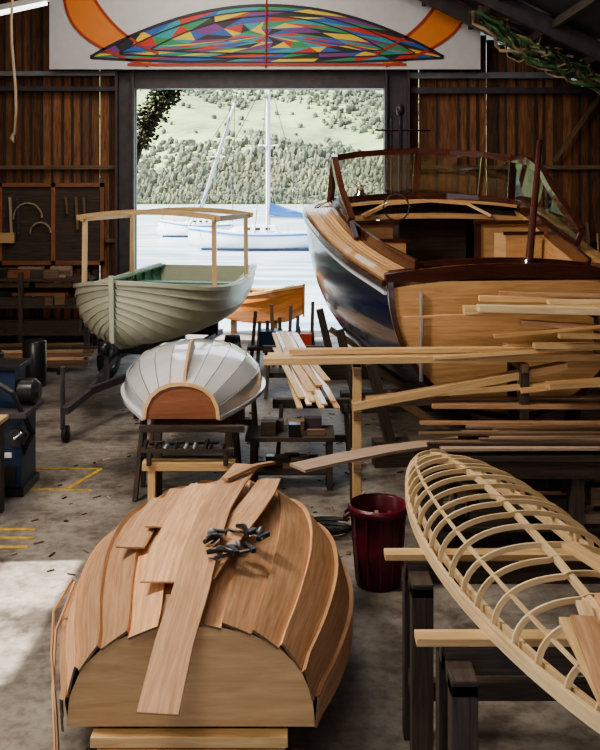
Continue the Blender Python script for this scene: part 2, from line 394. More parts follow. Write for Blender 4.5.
for i in range(21000):
    y=283+ (random.random()**1.5)*140; x=random.uniform(-105,75)
    tall=random.random()<.10
    r=random.uniform(.2,.8)*(1+(y-283)/140)
    blob(mb,(x,y,hz(x,y)+r*(.6 if not tall else 2.6)),r,TREE if random.random()<.55+.3*math.sin(x*.1+y*.05) else TREE2,random.uniform(.8,1.6) if not tall else 2.0)
for i in range(10000):
    y=random.uniform(420,950); x=random.uniform(-240,190)
    dens=math.sin(x*.022+2.2)+math.sin(y*.02+x*.012)+.5*math.sin(x*.09+y*.03)
    if x<15 and dens<.75 and random.random()<.95: continue
    if x>=15 and dens<-.8: continue
    r=random.uniform(.8,2.3); blob(mb,(x,y,hz(x,y)+r*.6),r,TREE,1.2)
mb.obj('far_shore_trees')
mb=MB()
mb.tube([(-4.2,19.6,0),(-4.0,19.5,2.5),(-3.5,19.4,4.0),(-2.9,19.3,5.0),(-2.5,19.2,6.4)],[.16,.14,.13,.11,.08],BARK)
mb.tube([(-3.3,19.4,4.3),(-2.8,19.2,5.0),(-2.2,19.1,5.4)],[.05,.03,.015],BARK)
for i in range(900):
    a=random.random(); s=random.uniform(.02,.06); blob(mb,(-3.45+.75*a+random.uniform(-.22,.2),19.3+random.uniform(-.4,.4),4.05+1.3*a+random.uniform(-.2,.4)),s,DTREE,.7)
mb.obj('shore_tree')
def yacht(name,cx,cy,L,heel,mastx,mh,cover=True,sd=1):
    mb=MB(); ca,sa=math.cos(heel),math.sin(heel)
    def T(l,y,z): 
        X=(l-L/2)*sd
        return V((cx+X*ca+z*sa,cy+y,-1+z*ca))
    bf=crv([(0,.9),(.3,1.3),(.6,1.2),(.85,.6),(1,.02)]); kf=crv([(0,.1),(.3,-.4),(.7,-.4),(1,.3)]); sf=crv([(0,1.25),(.5,1.2),(1,1.6)])
    S=hull(mb,T,L,bf,kf,sf,2.2,3,3,.0,YWHITE,None,18); transom(mb,T,0,S[0][1],YWHITE)
    mb.grid([[T(l,-P[-1][0],P[-1][1]),T(l,0,P[-1][1]+.06),T(l,P[-1][0],P[-1][1])] for l,P in S],YWHITE)
    mb.sweep([T(l,-P[-1][0]-.02,P[-1][1]-.14) for l,P in S],.03,.12,SAILB)
    mb.sweep([T(l,-P[-5][0]-.05,.10) for l,P in S if l<L*.93],.03,.16,NAVY)
    rows=[[T(l,-.75*w,1.2),T(l,-.6*w,1.2+h),T(l,0,1.25+h),T(l,.6*w,1.2+h),T(l,.75*w,1.2)] for l,w,h in((.28*L,1,.02),(.3*L,1,.5),(.5*L,.95,.5),(.62*L,.8,.35),(.7*L,.6,.02))]
    mb.grid(rows,YWHITE,False)
    for k in range(3): mb.sweep([T((.34+.08*k)*L,-.74,1.48),T((.38+.08*k)*L,-.74,1.48)],.03,.18,BLACKP)
    M=T(mastx*L,0,1.3); Tp=T(mastx*L,0,mh)
    mb.tube([M,Tp],.16,SPAR,8)
    mb.tube([T(mastx*L,0,2.3),T(.05*L,0,2.2)],.09,SPAR)
    if cover: mb.tube([T(mastx*L-.1,0,2.85),T(.20*L,0,2.55),T(.04*L,0,2.35)],[.42,.30,.1],SAILB)
    for q in((.99,0,1.6),(.02,0,1.25),(mastx,1.1,1.2),(mastx,-1.1,1.2),(mastx+.1,-1.1,1.2)): mb.tube([T(q[0]*L,q[1],q[2]),Tp],.03,DSTEEL,5)
    mb.tube([T(mastx*L-.7,-.1,mh*.6),T(mastx*L+.7,-.1,mh*.6)],.05,SPAR)
    for k in range(7): mb.tube([T((.05+.15*k)*L,-1.0+.09*k,1.2),T((.05+.15*k)*L,-1.0+.09*k,1.8)],.025,STEEL,5)
    mb.obj(name)
yacht('sailing_yacht',-3.4,62,8.6,0,.36,12.0,True,-1)
yacht('sailing_yacht',-9.6,80,7,.31,.5,12.5,False,-1)
# ------------------------------------------------------------------ motor launch
T=frame((2.1,9.0),(1.38,16.0)); L=7.0
bf=crv([(0,1.25),(.2,1.47),(.5,1.66),(.65,1.42),(.8,1.0),(.92,.5),(1,.03)]); kf=crv([(0,.78),(.3,.6),(.6,.55),(.85,.62),(.95,.85),(1,1.3)]); sf=crv([(0,2.12),(.25,2.36),(.5,2.72),(.8,2.84),(1,2.9)])
mb=MB()
S=hull(mb,T,L,bf,kf,sf,2.1,8,3,.0,None,None,36,mlist=[VARN,VARN,MAHO,NAVY,NAVY,NAVY,NAVY,NAVY])
transom(mb,T,-.02,S[0][1],VARN,.05)
mb.sweep([T(-.08,-p[0]+.02,p[1]) for p in reversed(S[0][1])],.05,.04,MAHO,up=(0,1,0)); mb.sweep([T(-.08,p[0]-.02,p[1]) for p in S[0][1]],.05,.04,MAHO,up=(0,1,0))
for sd in(1,-1):
    mb.sweep([T(l,sd*(P[-1][0]+.025),P[-1][1]-.02) for l,P in S],.05,.06,MAHO)
    mb.sweep([T(l,sd*(P[-1][0]+.012),P[-1][1]-.12) for l,P in S],.03,.03,WHITE)
    mb.sweep([T(l,sd*(P[-1][0]-.05),P[-1][1]+.025) for l,P in S],.12,.03,VARN)
    J=[q for q in S if q[0]<=.56*L]
    for k in range(5):
        mb.grid([[T(l,sd*(P[-1][0]-.10-.05*k),P[-1][1]+.015+.004*k),T(l,sd*(P[-1][0]-.145-.05*k),P[-1][1]+.019+.004*k)] for l,P in J],VARN)
    mb.grid([[T(l,sd*(P[-1][0]-.02),P[-1][1]-.0),T(l,sd*(P[-1][0]-.36),P[-1][1]+.01)] for l,P in J],MAHO)
    mb.sweep([T(l,sd*(P[-1][0]-.37),P[-1][1]+.07) for l,P in J if l>.1],.035,.20,MAHO)
    mb.grid([[T(l,sd*(P[-1][0]-.39),P[-1][1]+.02),T(l,sd*(P[-1][0]-.45),1.65)] for l,P in J],VARN)
J=[q for q in S if q[0]>=.53*L]
for k in range(-9,9):
    mb.grid([[T(l,P[-1][0]*(k+.06)/9,P[-1][1]+.10*(1-(k/9)**2)+.01),T(l,P[-1][0]*(k+.94)/9,P[-1][1]+.10*(1-((k+1)/9)**2)+.01)] for l,P in J],VARN)
mb.grid([[T(l,P[-1][0]*k/6,P[-1][1]+.10*(1-(k/6)**2)) for k in range(-6,7)] for l,P in J],MAHO)
mb.sweep([T(-.03,y/10*1.27,2.12+.10*(1-(y/10)**2)) for y in range(-10,11)],.08,.14,MAHO)
mb.sweep([T(.17,y/10*1.24,2.17+.08*(1-(y/10)**2)) for y in range(-10,11)],.40,.03,MAHO)
mb.sweep([T(.37,y/10*.95,2.22+.06*(1-(y/10)**2)) for y in range(-10,11)],.04,.08,MAHO)
mb.grid([[T(.39,-.9,2.2),T(.39,-.85,1.65)],[T(.39,.9,2.2),T(.39,.85,1.65)]],VARN,False)
mb.grid([[T(l,-P[-1][0]+.4,1.65),T(l,P[-1][0]-.4,1.65)] for l,P in S if l<.56*L],VARN,False)
for sd in(1,-1): mb.poly([T(.6,sd*.55,2.0),T(.6,sd*.92,2.0),T(2.6,sd*1.1,2.0),T(2.6,sd*.65,2.0)],VARN,.04)
for a,b in((-1.25,-.55),(.55,1.25)):
    mb.sweep([T(2.9,a,2.1),T(2.9,b,2.1)],.03,1.0,PLY)
    mb.sweep([T(2.88,(a if a>0 else b),1.6),T(2.88,(a if a>0 else b),2.62)],.08,.06,MAHO,up=(0,1,0))
mb.sweep([T(3.6,-.6,2.1),T(3.6,.6,2.1)],.03,1.0,DKW)
mb.sweep([T(2.86,-1.28,2.60),T(2.86,-.5,2.60)],.12,.05,MAHO); mb.sweep([T(2.86,.5,2.60),T(2.86,1.28,2.60)],.12,.05,MAHO)
mb.sweep([T(2.3,-1.0,2.0),T(2.3,-.60,2.0)],.5,.8,PLY); mb.sweep([T(2.3,.66,2.05),T(2.3,1.12,2.05)],.45,.85,PLY); mb.sweep([T(2.08,.64,2.49),T(2.08,1.14,2.49)],.05,.04,MAHO); mb.sweep([T(2.05,-1.0,2.41),T(2.05,-.58,2.41)],.05,.04,MAHO)
mb.sweep([T(1.5,-.35,1.8),T(2.2,-.35,1.8)],.04,.3,MAHO); mb.sweep([T(1.5,-.3,1.95),T(2.4,.3,1.95)],.6,.04,MAHO)
mb.grid([[T(3.25,y/6*1.27,2.60+.04*(1-(y/6)**2)) for y in range(-6,7)],[T(3.40,y/6*1.27,2.66+.06*(1-(y/6)**2)) for y in range(-6,7)],[T(3.55,y/6*1.25,2.78+.08*(1-(y/6)**2)) for y in range(-6,7)]],DKW,False)
mb.sweep([T(3.2,y/6*1.27,2.63+.05*(1-(y/6)**2)) for y in range(-6,7)],.14,.07,VARN)
mb.sweep([T(3.6,y/6*1.25,2.80+.08*(1-(y/6)**2)) for y in range(-6,7)],.5,.04,VARN)
mb.sweep([T(3.1,-.95,2.68),T(3.2,-.6,2.84),T(3.25,0,2.88),T(3.2,.5,2.84),T(3.1,.8,2.68)],.10,.04,VARN)
c=T(2.85,-.55,2.80); mb.tube([c+V((math.cos(a/12*6.283)*.17,.05*math.sin(a/12*6.283),math.sin(a/12*6.283)*.17)) for a in range(13)],.013,DKW)
topL=[(3.55,-1.27,3.47),(3.75,-.9,3.53),(3.9,-.45,3.57),(3.95,0,3.59),(3.9,.45,3.57),(3.75,.9,3.53),(3.55,1.27,3.47)]
botL=[(3.75,-1.30,2.86),(3.95,-.9,2.90),(4.08,-.45,2.93),(4.12,0,2.94),(4.08,.45,2.93),(3.95,.9,2.90),(3.75,1.30,2.86)]
tp=[T(*p) for p in topL]; bt=[T(*p) for p in botL]
mb.sweep(tp,.06,.085,MAHO); mb.sweep(bt,.07,.10,MAHO)
for i in(0,3,5,6): mb.sweep([bt[i],tp[i]],.10 if i!=5 else .05,.05,MAHO,up=(0,1,0))
mb.grid([bt,tp],GLASS,False)
for sd,e in((-1,1.9),(1,1.3)):
    P=[(3.55,1.27,3.47),(3.1,1.33,3.42),(2.7,1.36,3.27),(2.3,1.36,3.0),(e,1.30,2.66 if sd<0 else 2.54)]
    Q=[(3.75,1.30,2.86),(3.1,1.31,2.76),(2.7,1.30,2.66),(2.3,1.28,2.58),(e,1.24,2.46 if sd<0 else 2.38)]
    P=[T(a,sd*b,c) for a,b,c in P]; Q=[T(a,sd*b,c) for a,b,c in Q]
    mb.sweep(P,.08,.10,MAHO); mb.sweep(Q,.05,.08,MAHO); mb.grid([P,Q],GLASS,False)
    mb.sweep([P[-1],Q[-1]],.06,.05,MAHO,up=(0,1,0))
mb.tube([T(4.9,-.05,2.9),T(4.9,-.05,4.35)],.035,BLACKP); mb.tube([T(4.9,-.19,2.9),T(4.9,-.19,4.15)],.018,BLACKP); mb.tube([T(4.9,-.45,3.95),T(4.9,.42,3.95)],.014,MAHO); mb.lathe(T(4.9,-.05,4.2),[(.001,0),(.06,.0),(.06,.12),(.001,.14)],BLACKP)
mb.tube([T(.30,.30,2.20),T(.50,.50,3.55)],[.045,.028],MAHO); mb.lathe(T(.30,.30,2.20),[(.09,0),(.09,.03),(.045,.05),(.045,.10),(.001,.10)],CHROME)
mb.tube([T(-.11,-.93,2.02),T(-.11,-.93,1.15)],.022,WHITE)
for y in(-.85,.9): mb.sweep([T(.15,y,2.25),T(.15,y+.2,2.25)],.04,.04,CHROME)
mb.lathe(T(5.4,-.6,2.9),[(.12,0),(.12,.05),(.06,.1),(.06,.18),(.1,.2),(.001,.22)],CHROME)
mb.sweep([T(l,0,P[0][1]-.08) for l,P in S if l<.9*L],.10,.22,MAHO)
mb.obj('motor_launch')
mb=MB()
for l in(1.0,3.4,5.6):
    mb.sweep([T(l,-1.2,.14),T(l,1.2,.14)],.2,.28,DKW)
    for sd in(-1,1):
        mb.sweep([T(l,sd*1.0,.2),T(l,sd*1.22,1.12)],.12,.12,DKW,up=(0,1,0)); mb.sweep([T(l,sd*.25,.28),T(l,sd*1.05,.8)],.09,.09,OLDW,up=(0,1,0))
mb.obj('boat_cradle')
# ------------------------------------------------------------------ clinker dinghy
T=frame((-1.72,16.5),(-2.50,12.1)); L=4.5
bf=crv([(0,.90),(.25,1.07),(.5,1.14),(.72,1.04),(.87,.76),(.96,.34),(1,.02)]); kf=crv([(0,.98),(.3,.86),(.7,.85),(.92,.91),(1,1.06)]); sf=crv([(0,1.66),(.4,1.55),(.75,1.60),(1,1.78)])
mb=MB(); S=hull(mb,T,L,bf,kf,sf,2.6,9,2,.034,CREAM,GREEN,32,facet=.7)
transom(mb,T,0,S[0][1],CREAM)
for sd in(1,-1):
    mb.sweep([T(l,sd*(P[-1][0]+.02),P[-1][1]) for l,P in S],.06,.05,CREAM)
    mb.sweep([T(l,sd*max(.01,P[-1][0]-.03),P[-1][1]+.02) for l,P in S],.05,.03,CREAM)
    mb.sweep([T(l,sd*max(.01,P[-1][0]-.09),P[-1][1]+.0) for l,P in S if l<L*.97],.07,.03,GREEN)
mb.sweep([T(L+.03,0,.98),T(L+.05,0,1.5),T(L+.07,0,1.88)],.06,.07,CREAM,up=(0,1,0))
mb.sweep([T(l,0,P[0][1]-.03) for l,P in S],.05,.09,CREAM)
for l in(.8,2.0,3.1): mb.sweep([T(l,-bf(l/L)+.05,1.42),T(l,bf(l/L)-.05,1.42)],.28,.03,GREEN)
for k in range(1,14):
    l=k*.31
    for sd in(1,-1): mb.sweep([T(l,sd*max(0,p[0]-.03),p[1]+.02) for p in section(bf(l/L),kf(l/L),sf(l/L),2.4,8)],.03,.02,GREEN,up=(0,1,0))
for sd in(1,-1):
    for l in(1.1,3.1):
        mb.sweep([T(l,sd*(bf(l/L)-.05),1.50),T(l,sd*(bf(l/L)-.06),2.60)],.07,.06,PINE if (l>2 and sd>0) or l<2 else VARN,up=(0,1,0))
    mb.sweep([T(1.0,sd*1.05,2.60),T(3.2,sd*1.02,2.60)],.05,.08,PINE)
for l in(1.05,3.12): mb.sweep([T(l,y/6*1.12,2.61+.09*(1-(y/6)**2)) for y in range(-6,7)],.07,.08,PINE)
mb.obj('clinker_dinghy')
mb=MB()
for sd in(1,-1): mb.sweep([T(.6,sd*.45,.55),T(3.3,sd*.45,.55),T(5.3,0,.5)],.06,.09,DSTEEL)
mb.sweep([T(5.2,0,.5),T(6.0,0,.42)],.08,.08,DSTEEL); mb.tube([T(5.8,0.12,.9),T(5.8,.12,.15)],.03,STEEL); mb.lathe(T(5.8,.08,.1),[(.001,-.03),(.1,-.03),(.1,.03),(.001,.03)],BLACK,axis=(1,0,0))
mb.sweep([T(4.7,0,.5),T(4.75,0,1.0)],.06,.06,DSTEEL,up=(0,1,0)); mb.lathe(T(4.8,0,.95),[(.001,-.07),(.09,-.07),(.09,.07),(.001,.07)],BLACKP,axis=(1,0,0))
mb.sweep([T(1.9,-.95,.38),T(1.9,.95,.38)],.07,.07,DSTEEL)
for l in(1.0,2.9): mb.sweep([T(l,-.5,.7),T(l,.5,.7)],.08,.3,DSTEEL)
d=(T(0,1,0)-T(0,0,0))
for sd in(1,-1):
    c=T(2.1,sd*1.03,.33); mb.lathe(c,[(.18,-.09),(.30,-.09),(.33,-.05),(.33,.05),(.30,.09),(.18,.09)],BLACK,axis=d); mb.lathe(c,[(.001,-.05),(.08,-.07),(.12,-.03),(.18,-.08)],WHITE,axis=d); mb.lathe(c,[(.001,.05),(.08,.07),(.12,.03),(.18,.08)],WHITE,axis=d)
    mb.sweep([c+V((0,.4*math.cos(a),.4*math.sin(a))) for a in[.2+k*.34 for k in range(9)]],.22,.015,BLACKP)
mb.obj('boat_trailer')
# ------------------------------------------------------------------ rowing boat
T=frame((-1.9,19.9),(.1,19.0)); L=2.15
bf=crv([(0,.50),(.4,.66),(.75,.52),(.92,.24),(1,.02)]); kf=crv([(0,.30),(.4,.20),(.8,.24),(1,.42)]); sf=crv([(0,.90),(.4,.82),(1,1.02)])
mb=MB(); S=hull(mb,T,L,bf,kf,sf,2.3,6,2,.022,VAR2,VAR2,18,facet=.6); transom(mb,T,0,S[0][1],VAR2)
for sd in(1,-1): mb.sweep([T(l,sd*P[-1][0],P[-1][1]) for l,P in S],.06,.05,PINE)
for l in(.6,1.3): mb.sweep([T(l,-.5,.72),T(l,.5,.72)],.16,.03,PINE)
for k in range(1,7):
    l=k*.30
    for sd in(1,-1): mb.sweep([T(l,sd*max(0,p[0]-.02),p[1]+.02) for p in section(bf(l/L),kf(l/L),sf(l/L),2.3,8)],.03,.02,MAHO,up=(0,1,0))
mb.sweep([T(L+.02,0,.36),T(L+.03,0,1.06)],.04,.04,VAR2,up=(0,1,0))
for l in(.5,1.5): mb.box(T(l,0,0).x-.05,T(l,0,0).x+.05,T(l,0,0).y-.3,T(l,0,0).y+.3,-.1,.24,OLDW)
mb.obj('rowing_boat')
# ------------------------------------------------------------------ white inverted hull
T=lambda l,y,z:V((-1.12+y-.03*l,8.5+l,z)); L=2.6
bf=crv([(0,.35),(.25,.62),(.5,.75),(.75,.66),(1,.15)]); kf=crv([(0,1.19),(.25,1.29),(.5,1.34),(.8,1.27),(1,1.1)]); sf=crv([(0,.86),(.5,.88),(1,.84)])
mb=MB(); S=hull(mb,T,L,bf,kf,sf,2.3,5,3,.012,SILV,SILV,26,facet=.8)
transom(mb,T,-.01,S[0][1],REDW,.03)
P0=S[0][1]; mb.sweep([T(-.015,-p[0],p[1]) for p in reversed(P0)]+[T(-.015,p[0],p[1]) for p in P0[1:]],.035,.03,PINE,up=(0,1,0))
for sd in(1,-1): mb.sweep([T(l,sd*(P[-1][0]+.01),P[-1][1]) for l,P in S],.04,.035,SILV)
mb.poly([T(.02,.012,1.2),T(1.1,.012,1.335),T(.95,.012,1.46),T(.6,.012,1.48),T(.1,.012,1.30)],PINE,.025)
for k in(1,2,3,4):
    for sd in(1,-1): mb.sweep([T(l,sd*(P[k*3][0]+.003),P[k*3][1]+.011) for l,P in S],.005,.005,CARD)
mb.obj('white_dinghy_hull',0)
sawhorse('sawhorse',-1.1,8.95,.85,1.1,0,DKW); sawhorse('sawhorse',-1.1,10.4,.85,1.3,0,OLDW)
mb=MB()
mb.box(-1.45,-.60,8.25,8.37,.44,.52,PINE); mb.box(-1.40,-1.33,8.27,8.35,0,.44,PINE); mb.box(-.72,-.65,8.27,8.35,0,.44,OLDW); mb.box(-1.5,-.52,8.38,8.44,.76,.82,DKW); mb.box(-1.36,-1.29,8.37,8.44,0,.76,DKW); mb.box(-.70,-.63,8.37,8.44,0,.76,DKW)
mb.box(-1.45,-.60,8.20,8.26,.62,.66,DKW); mb.box(-1.40,-1.36,8.2,8.26,.5,.62,DKW);mb.box(-.70,-.66,8.2,8.26,.5,.62,DKW)
for i in range(9):
    x=-1.43+i*.09+random.uniform(-.03,.03); mb.tube([(x,8.22,.66),(x+.02,8.22,.68+.07*random.random())],.022,random.choice([STEEL,BLACKP,BLACKP]))
    if i%2: mb.tube([(x-.05,8.22,.70),(x+.09,8.24,.71)],.016,random.choice([STEEL,BLACKP]))
mb.obj('timber_support_stand',.004)
mb=MB()
for i in range(16):
    x=-1.55+i*.07; mb.sweep([(x,7.5+.05*(i%3),.03+.035*(i%5)),(x+random.uniform(-.1,.5),8.15,.03+.035*(i%5))],random.choice([.05,.09,.12]),.025,random.choice([PINE,PLANK,GREYW,OLDW]))
mb.obj('offcut_pile')
# ------------------------------------------------------------------ foreground inverted hull
T=lambda l,y,z:V((-.545+y,4.5+l,z)); L=3.0
bf=crv([(0,.63),(.15,.77),(.35,.87),(.55,.82),(.8,.55),(.93,.27),(1,.08)]); kf=crv([(0,.84),(.2,.93),(.45,.965),(.65,.90),(.85,.72),(1,.5)]); sf=crv([(0,.34),(.3,.29),(.6,.27),(1,.15)])
mb=MB(); S=hull(mb,T,L,bf,kf,sf,2.4,6,4,.028,PLANK,OLDW,34,facet=.8,endcap=.05)
transom(mb,T,-.008,[(p[0]*.985,min(p[1]-.008,9)) for p in S[0][1]],PLY,.03)
for l in(.55,1.2,1.85,2.4):
    t=l/L; P=section(bf(t)-.05,kf(t)-.05,sf(t),2.4,14); transom(mb,T,l,P,PLY,.025)
mb.obj('planked_dinghy_hull')
mb=MB()
for x in(-.42,.42): mb.box(-.545+x-.05,-.545+x+.05,4.5,7.2,.14,.24,PLY)
mb.box(-1.03,-.06,4.41,4.49,.275,.325,PINE); mb.box(-.98,-.12,4.39,4.47,.20,.27,PLY)
for l in(4.55,5.8,7.0):
    mb.box(-1.1,.0,l,l+.09,.07,.14,OLDW)
    for x in(-1.05,-.12): mb.box(x,x+.09,l,l+.09,0,.07,OLDW)
for x in(-.85,-.25): mb.box(x,x+.07,4.40,4.46,0,.2,PINE)
mb.obj('building_jig',.003)
mb=MB()
mb.sweep([(-.38,6.5,1.03),(-.46,6.0,1.055),(-.52,5.5,1.06),(-.545,5.0,1.03),(-.56,4.6,.955),(-.60,4.3,.85),(-.63,3.98,.69)],.19,.014,PLANK)
mb.sweep([(-.21,6.3,.99),(-.25,5.9,1.025),(-.33,5.5,1.030),(-.44,5.1,1.005),(-.52,4.78,.955)],[.15,.17,.18,.17,.14],.013,PLANK)
mb.sweep([(-.66,6.2,.985),(-.69,5.8,1.005),(-.72,5.4,1.015),(-.74,5.1,.995),(-.75,4.75,.94)],.19,.012,PLANK)
mb.sweep([(-.90,6.0,.955),(-.95,5.6,.965),(-.98,5.2,.945)],.17,.012,PLANK)
mb.sweep([(-.82,6.1,.985),(-.84,5.75,.995),(-.87,5.4,.99)],.12,.012,PLANK)
mb.sweep([(-.2,6.65,1.0),(-.33,6.3,1.08),(-.50,6.0,1.085)],.05,.02,PLANK)
mb.obj('loose_planks',.002)
mb=MB()
for P in([(-1.34,5.3,.72),(-1.41,5.15,.60),(-1.38,5.0,.42),(-1.30,4.8,.22),(-1.26,4.7,.0)],[(-1.35,5.4,.66),(-1.41,5.2,.46),(-1.36,4.95,.25),(-1.28,4.72,.0)]):
    mb.sweep([V(p) for p in P],.022,.010,PLANK,up=(1,0,.2))
mb.obj('batten_strips')
def clamp(name,x,y,z,a,s=1.0):
    mb=MB(); c,sn=math.cos(a),math.sin(a); P=lambda u,v,w:V((x+(u*c-v*sn)*s,y+(u*sn+v*c)*s,z+w*s))
    mb.sweep([P(-.14,0,.02),P(.16,0,.02)],.022,.012,CHROME)
    mb.sweep([P(.14,-.02,.02),P(.14,.10,.02)],.025,.025,BLACKP); mb.sweep([P(.03,-.02,.025),P(.03,.09,.025)],.03,.03,BLACKP)
    mb.tube([P(.03,.0,.03),P(-.04,.05,.045),P(-.12,.07,.03)],[.014,.02,.012],BLACKP)
    mb.tube([P(.03,.08,.03),P(.09,.085,.03)],.010,CHROME); mb.lathe(P(.09,.085,.03),[(.001,-.01),(.026,-.01),(.026,.006),(.001,.006)],STEEL,axis=(c,sn,0))
    mb.obj(name)
clamp('bar_clamp',-.38,4.92,1.0,.5,.95); clamp('bar_clamp',-.32,5.16,1.025,-.6,.8); clamp('bar_clamp',-.46,5.05,1.04,1.3,.7)
# ------------------------------------------------------------------ canoe skeleton
T=frame((.90,6.40),(1.30,2.9)); L=3.52; G=1.10
bf=lambda t:.41*math.sin(math.pi*min(1,max(0,t)))**.60+.012; kf=lambda t:G+.25*(max(0,math.sin(math.pi*t)))**.55+.02
mb=MB(); tt=[i/40 for i in range(41)]
for sd in(1,-1):
    mb.sweep([T(t*L,sd*bf(t),G+.015) for t in tt],.022,.06,RIBW)
    mb.sweep([T(t*L,sd*(bf(t)*.90-.015),G+.03) for t in tt[1:-1]],.02,.035,RIBW)
mb.sweep([T(t*L,section(bf(t),kf(t),G,2.2,10)[6][0],section(bf(t),kf(t),G,2.2,10)[6][1]) for t in tt[1:-1]],.018,.010,RIBW)
mb.sweep([T(0,0,G)]+[T(t*L,0,kf(t)-.02) for t in tt[1:-1]]+[T(L,0,G)],.03,.025,RIBW)
for k in range(1,21):
    t=k/21; P=section(bf(t)-.012,kf(t)-.008+random.uniform(-.015,.015),G,2.5,12); sk=random.uniform(-.05,.05)
    mb.sweep([T(t*L+sk,-p[0],p[1]) for p in reversed(P)]+[T(t*L+sk*.3,p[0],p[1]) for p in P[1:]],.026,.011,RIBW,up=T(1,0,0)-T(0,0,0))
mb.obj('canoe_frame')
for s,(cy,x0,x1) in enumerate([(4.8,.45,2.0),(3.9,.50,1.75)]):
    mb=MB(); m=DKW
    mb.box(x0,x1,cy-.045,cy+.045,1.05,1.085,PINE); mb.box(x0+.12,x1-.1,cy-.05,cy+.05,.93,1.05,m)
    for x in(x0+.12,x1-.22):
        mb.box(x,x+.11,cy-.22,cy-.12,0,.98,m); mb.box(x,x+.11,cy+.12,cy+.22,0,.98,m); mb.box(x,x+.11,cy-.22,cy+.22,.93,1.0,m); mb.box(x+.02,x+.09,cy-.12,cy+.12,.3,.4,m)
    mb.box(x0+.14,x1-.12,cy-.03,cy+.03,.3,.4,m); mb.obj('trestle_stand',.004)
mb=MB()
for i in range(22):
    row=i%6; lay=i//6
    x=1.0+.085*row+random.uniform(-.02,.02); z=1.39+.026*lay+.002*row; y1=3.30+random.uniform(-.22,.28)-.05*lay; a=random.uniform(-.12,.10)
    mb.sweep([(x,y1,z),(x+a-.08,2.25,z)],random.choice([.05,.07,.085]),.022,random.choice([PINE,RIBW,RIBW,PLANK]))
mb.sweep([(1.15,3.85,1.49),(1.40,2.9,1.52)],.07,.022,PINE)
mb.box(.95,1.7,2.40,2.48,1.28,1.38,OLDW); mb.box(1.0,1.08,2.40,2.48,0,1.28,OLDW); mb.box(1.6,1.68,2.40,2.48,0,1.28,OLDW)
mb.obj('board_stack',.002)
# ------------------------------------------------------------------ bin
mb=MB(); c=(.60,6.9,0); k=.93
mb.lathe(c,[(r*k,z*k) for r,z in[(.001,.01),(.165,.01),(.18,.0),(.205,.35),(.225,.60),(.245,.60),(.25,.64),(.235,.665),(.222,.65),(.2,.35),(.17,.04),(.001,.04)]],RED)
for s in(-1,1): mb.tube([(c[0]+s*.21,c[1]-.07,.56),(c[0]+s*.26,c[1]-.05,.52),(c[0]+s*.26,c[1]+.05,.52),(c[0]+s*.21,c[1]+.07,.56)],.012,RED)
for a in range(12): 
    q=a/12*6.283; mb.sweep([(c[0]+math.cos(q)*.171,c[1]+math.sin(q)*.171,.03),(c[0]+math.cos(q)*.210,c[1]+math.sin(q)*.210,.54)],.012,.008,RED,up=(math.cos(q),math.sin(q),0))
for i in range(10):
    q=random.random()*6.28; mb.sweep([(c[0]+math.cos(q)*.08,c[1]+math.sin(q)*.08,.25),(c[0]+math.cos(q)*.15,c[1]+math.sin(q)*.15,.45+random.random()*.08)],.03,.006,random.choice([PINE,GREYW,OLDW]),up=(0,1,0))
mb.obj('rubbish_bin')
# ------------------------------------------------------------------ workbench right
mb=MB()
for k in range(5): mb.box(.95,3.6,7.25+k*.17,7.25+k*.17+.165,.82,.87,DKW)
mb.box(1.0,3.55,7.27,7.32,.68,.82,DKW); mb.box(1.0,3.55,8.03,8.08,.68,.82,DKW)
for x in(1.05,2.2,3.4):
    for y in(7.3,7.95): mb.box(x,x+.11,y,y+.11,0,.82,DKW)
mb.box(1.05,3.5,7.35,8.0,.22,.26,DKW)
mb.obj('workbench',.004)
mb=MB()
for i in range(46):
    x=random.uniform(1.15,3.1); y=random.uniform(7.42,7.9); s=random.uniform(.06,.16); z=.26 if i<26 else .26+s; mb.sweep([(x,y,z+s/2),(x+random.uniform(.1,.4),y,z+s/2)],s,s,random.choice([CARD,DKW,GREYW,OLDW,BLUE,PLANK]))
mb.obj('bench_clutter')
mb=MB()
mb.sweep([(-.02,6.85,.90),(.3,7.08,.90),(.7,7.32,.905),(1.2,7.56,.90),(1.95,7.85,.90),(3.0,8.05,.90)],[.20,.21,.2,.16,.12,.09],.022,GREYW)
for i in range(12):
    y=7.3+.06*i; mb.sweep([(random.uniform(1.0,1.7),y,.92+.02*(i%3)),(3.5,y+random.uniform(-.1,.1),.92+.02*(i%3))],random.choice([.05,.08,.1]),.02,random.choice([GREYW,OLDW,OLDW,PLANK,DKW]))
mb.obj('curved_plank_pile')
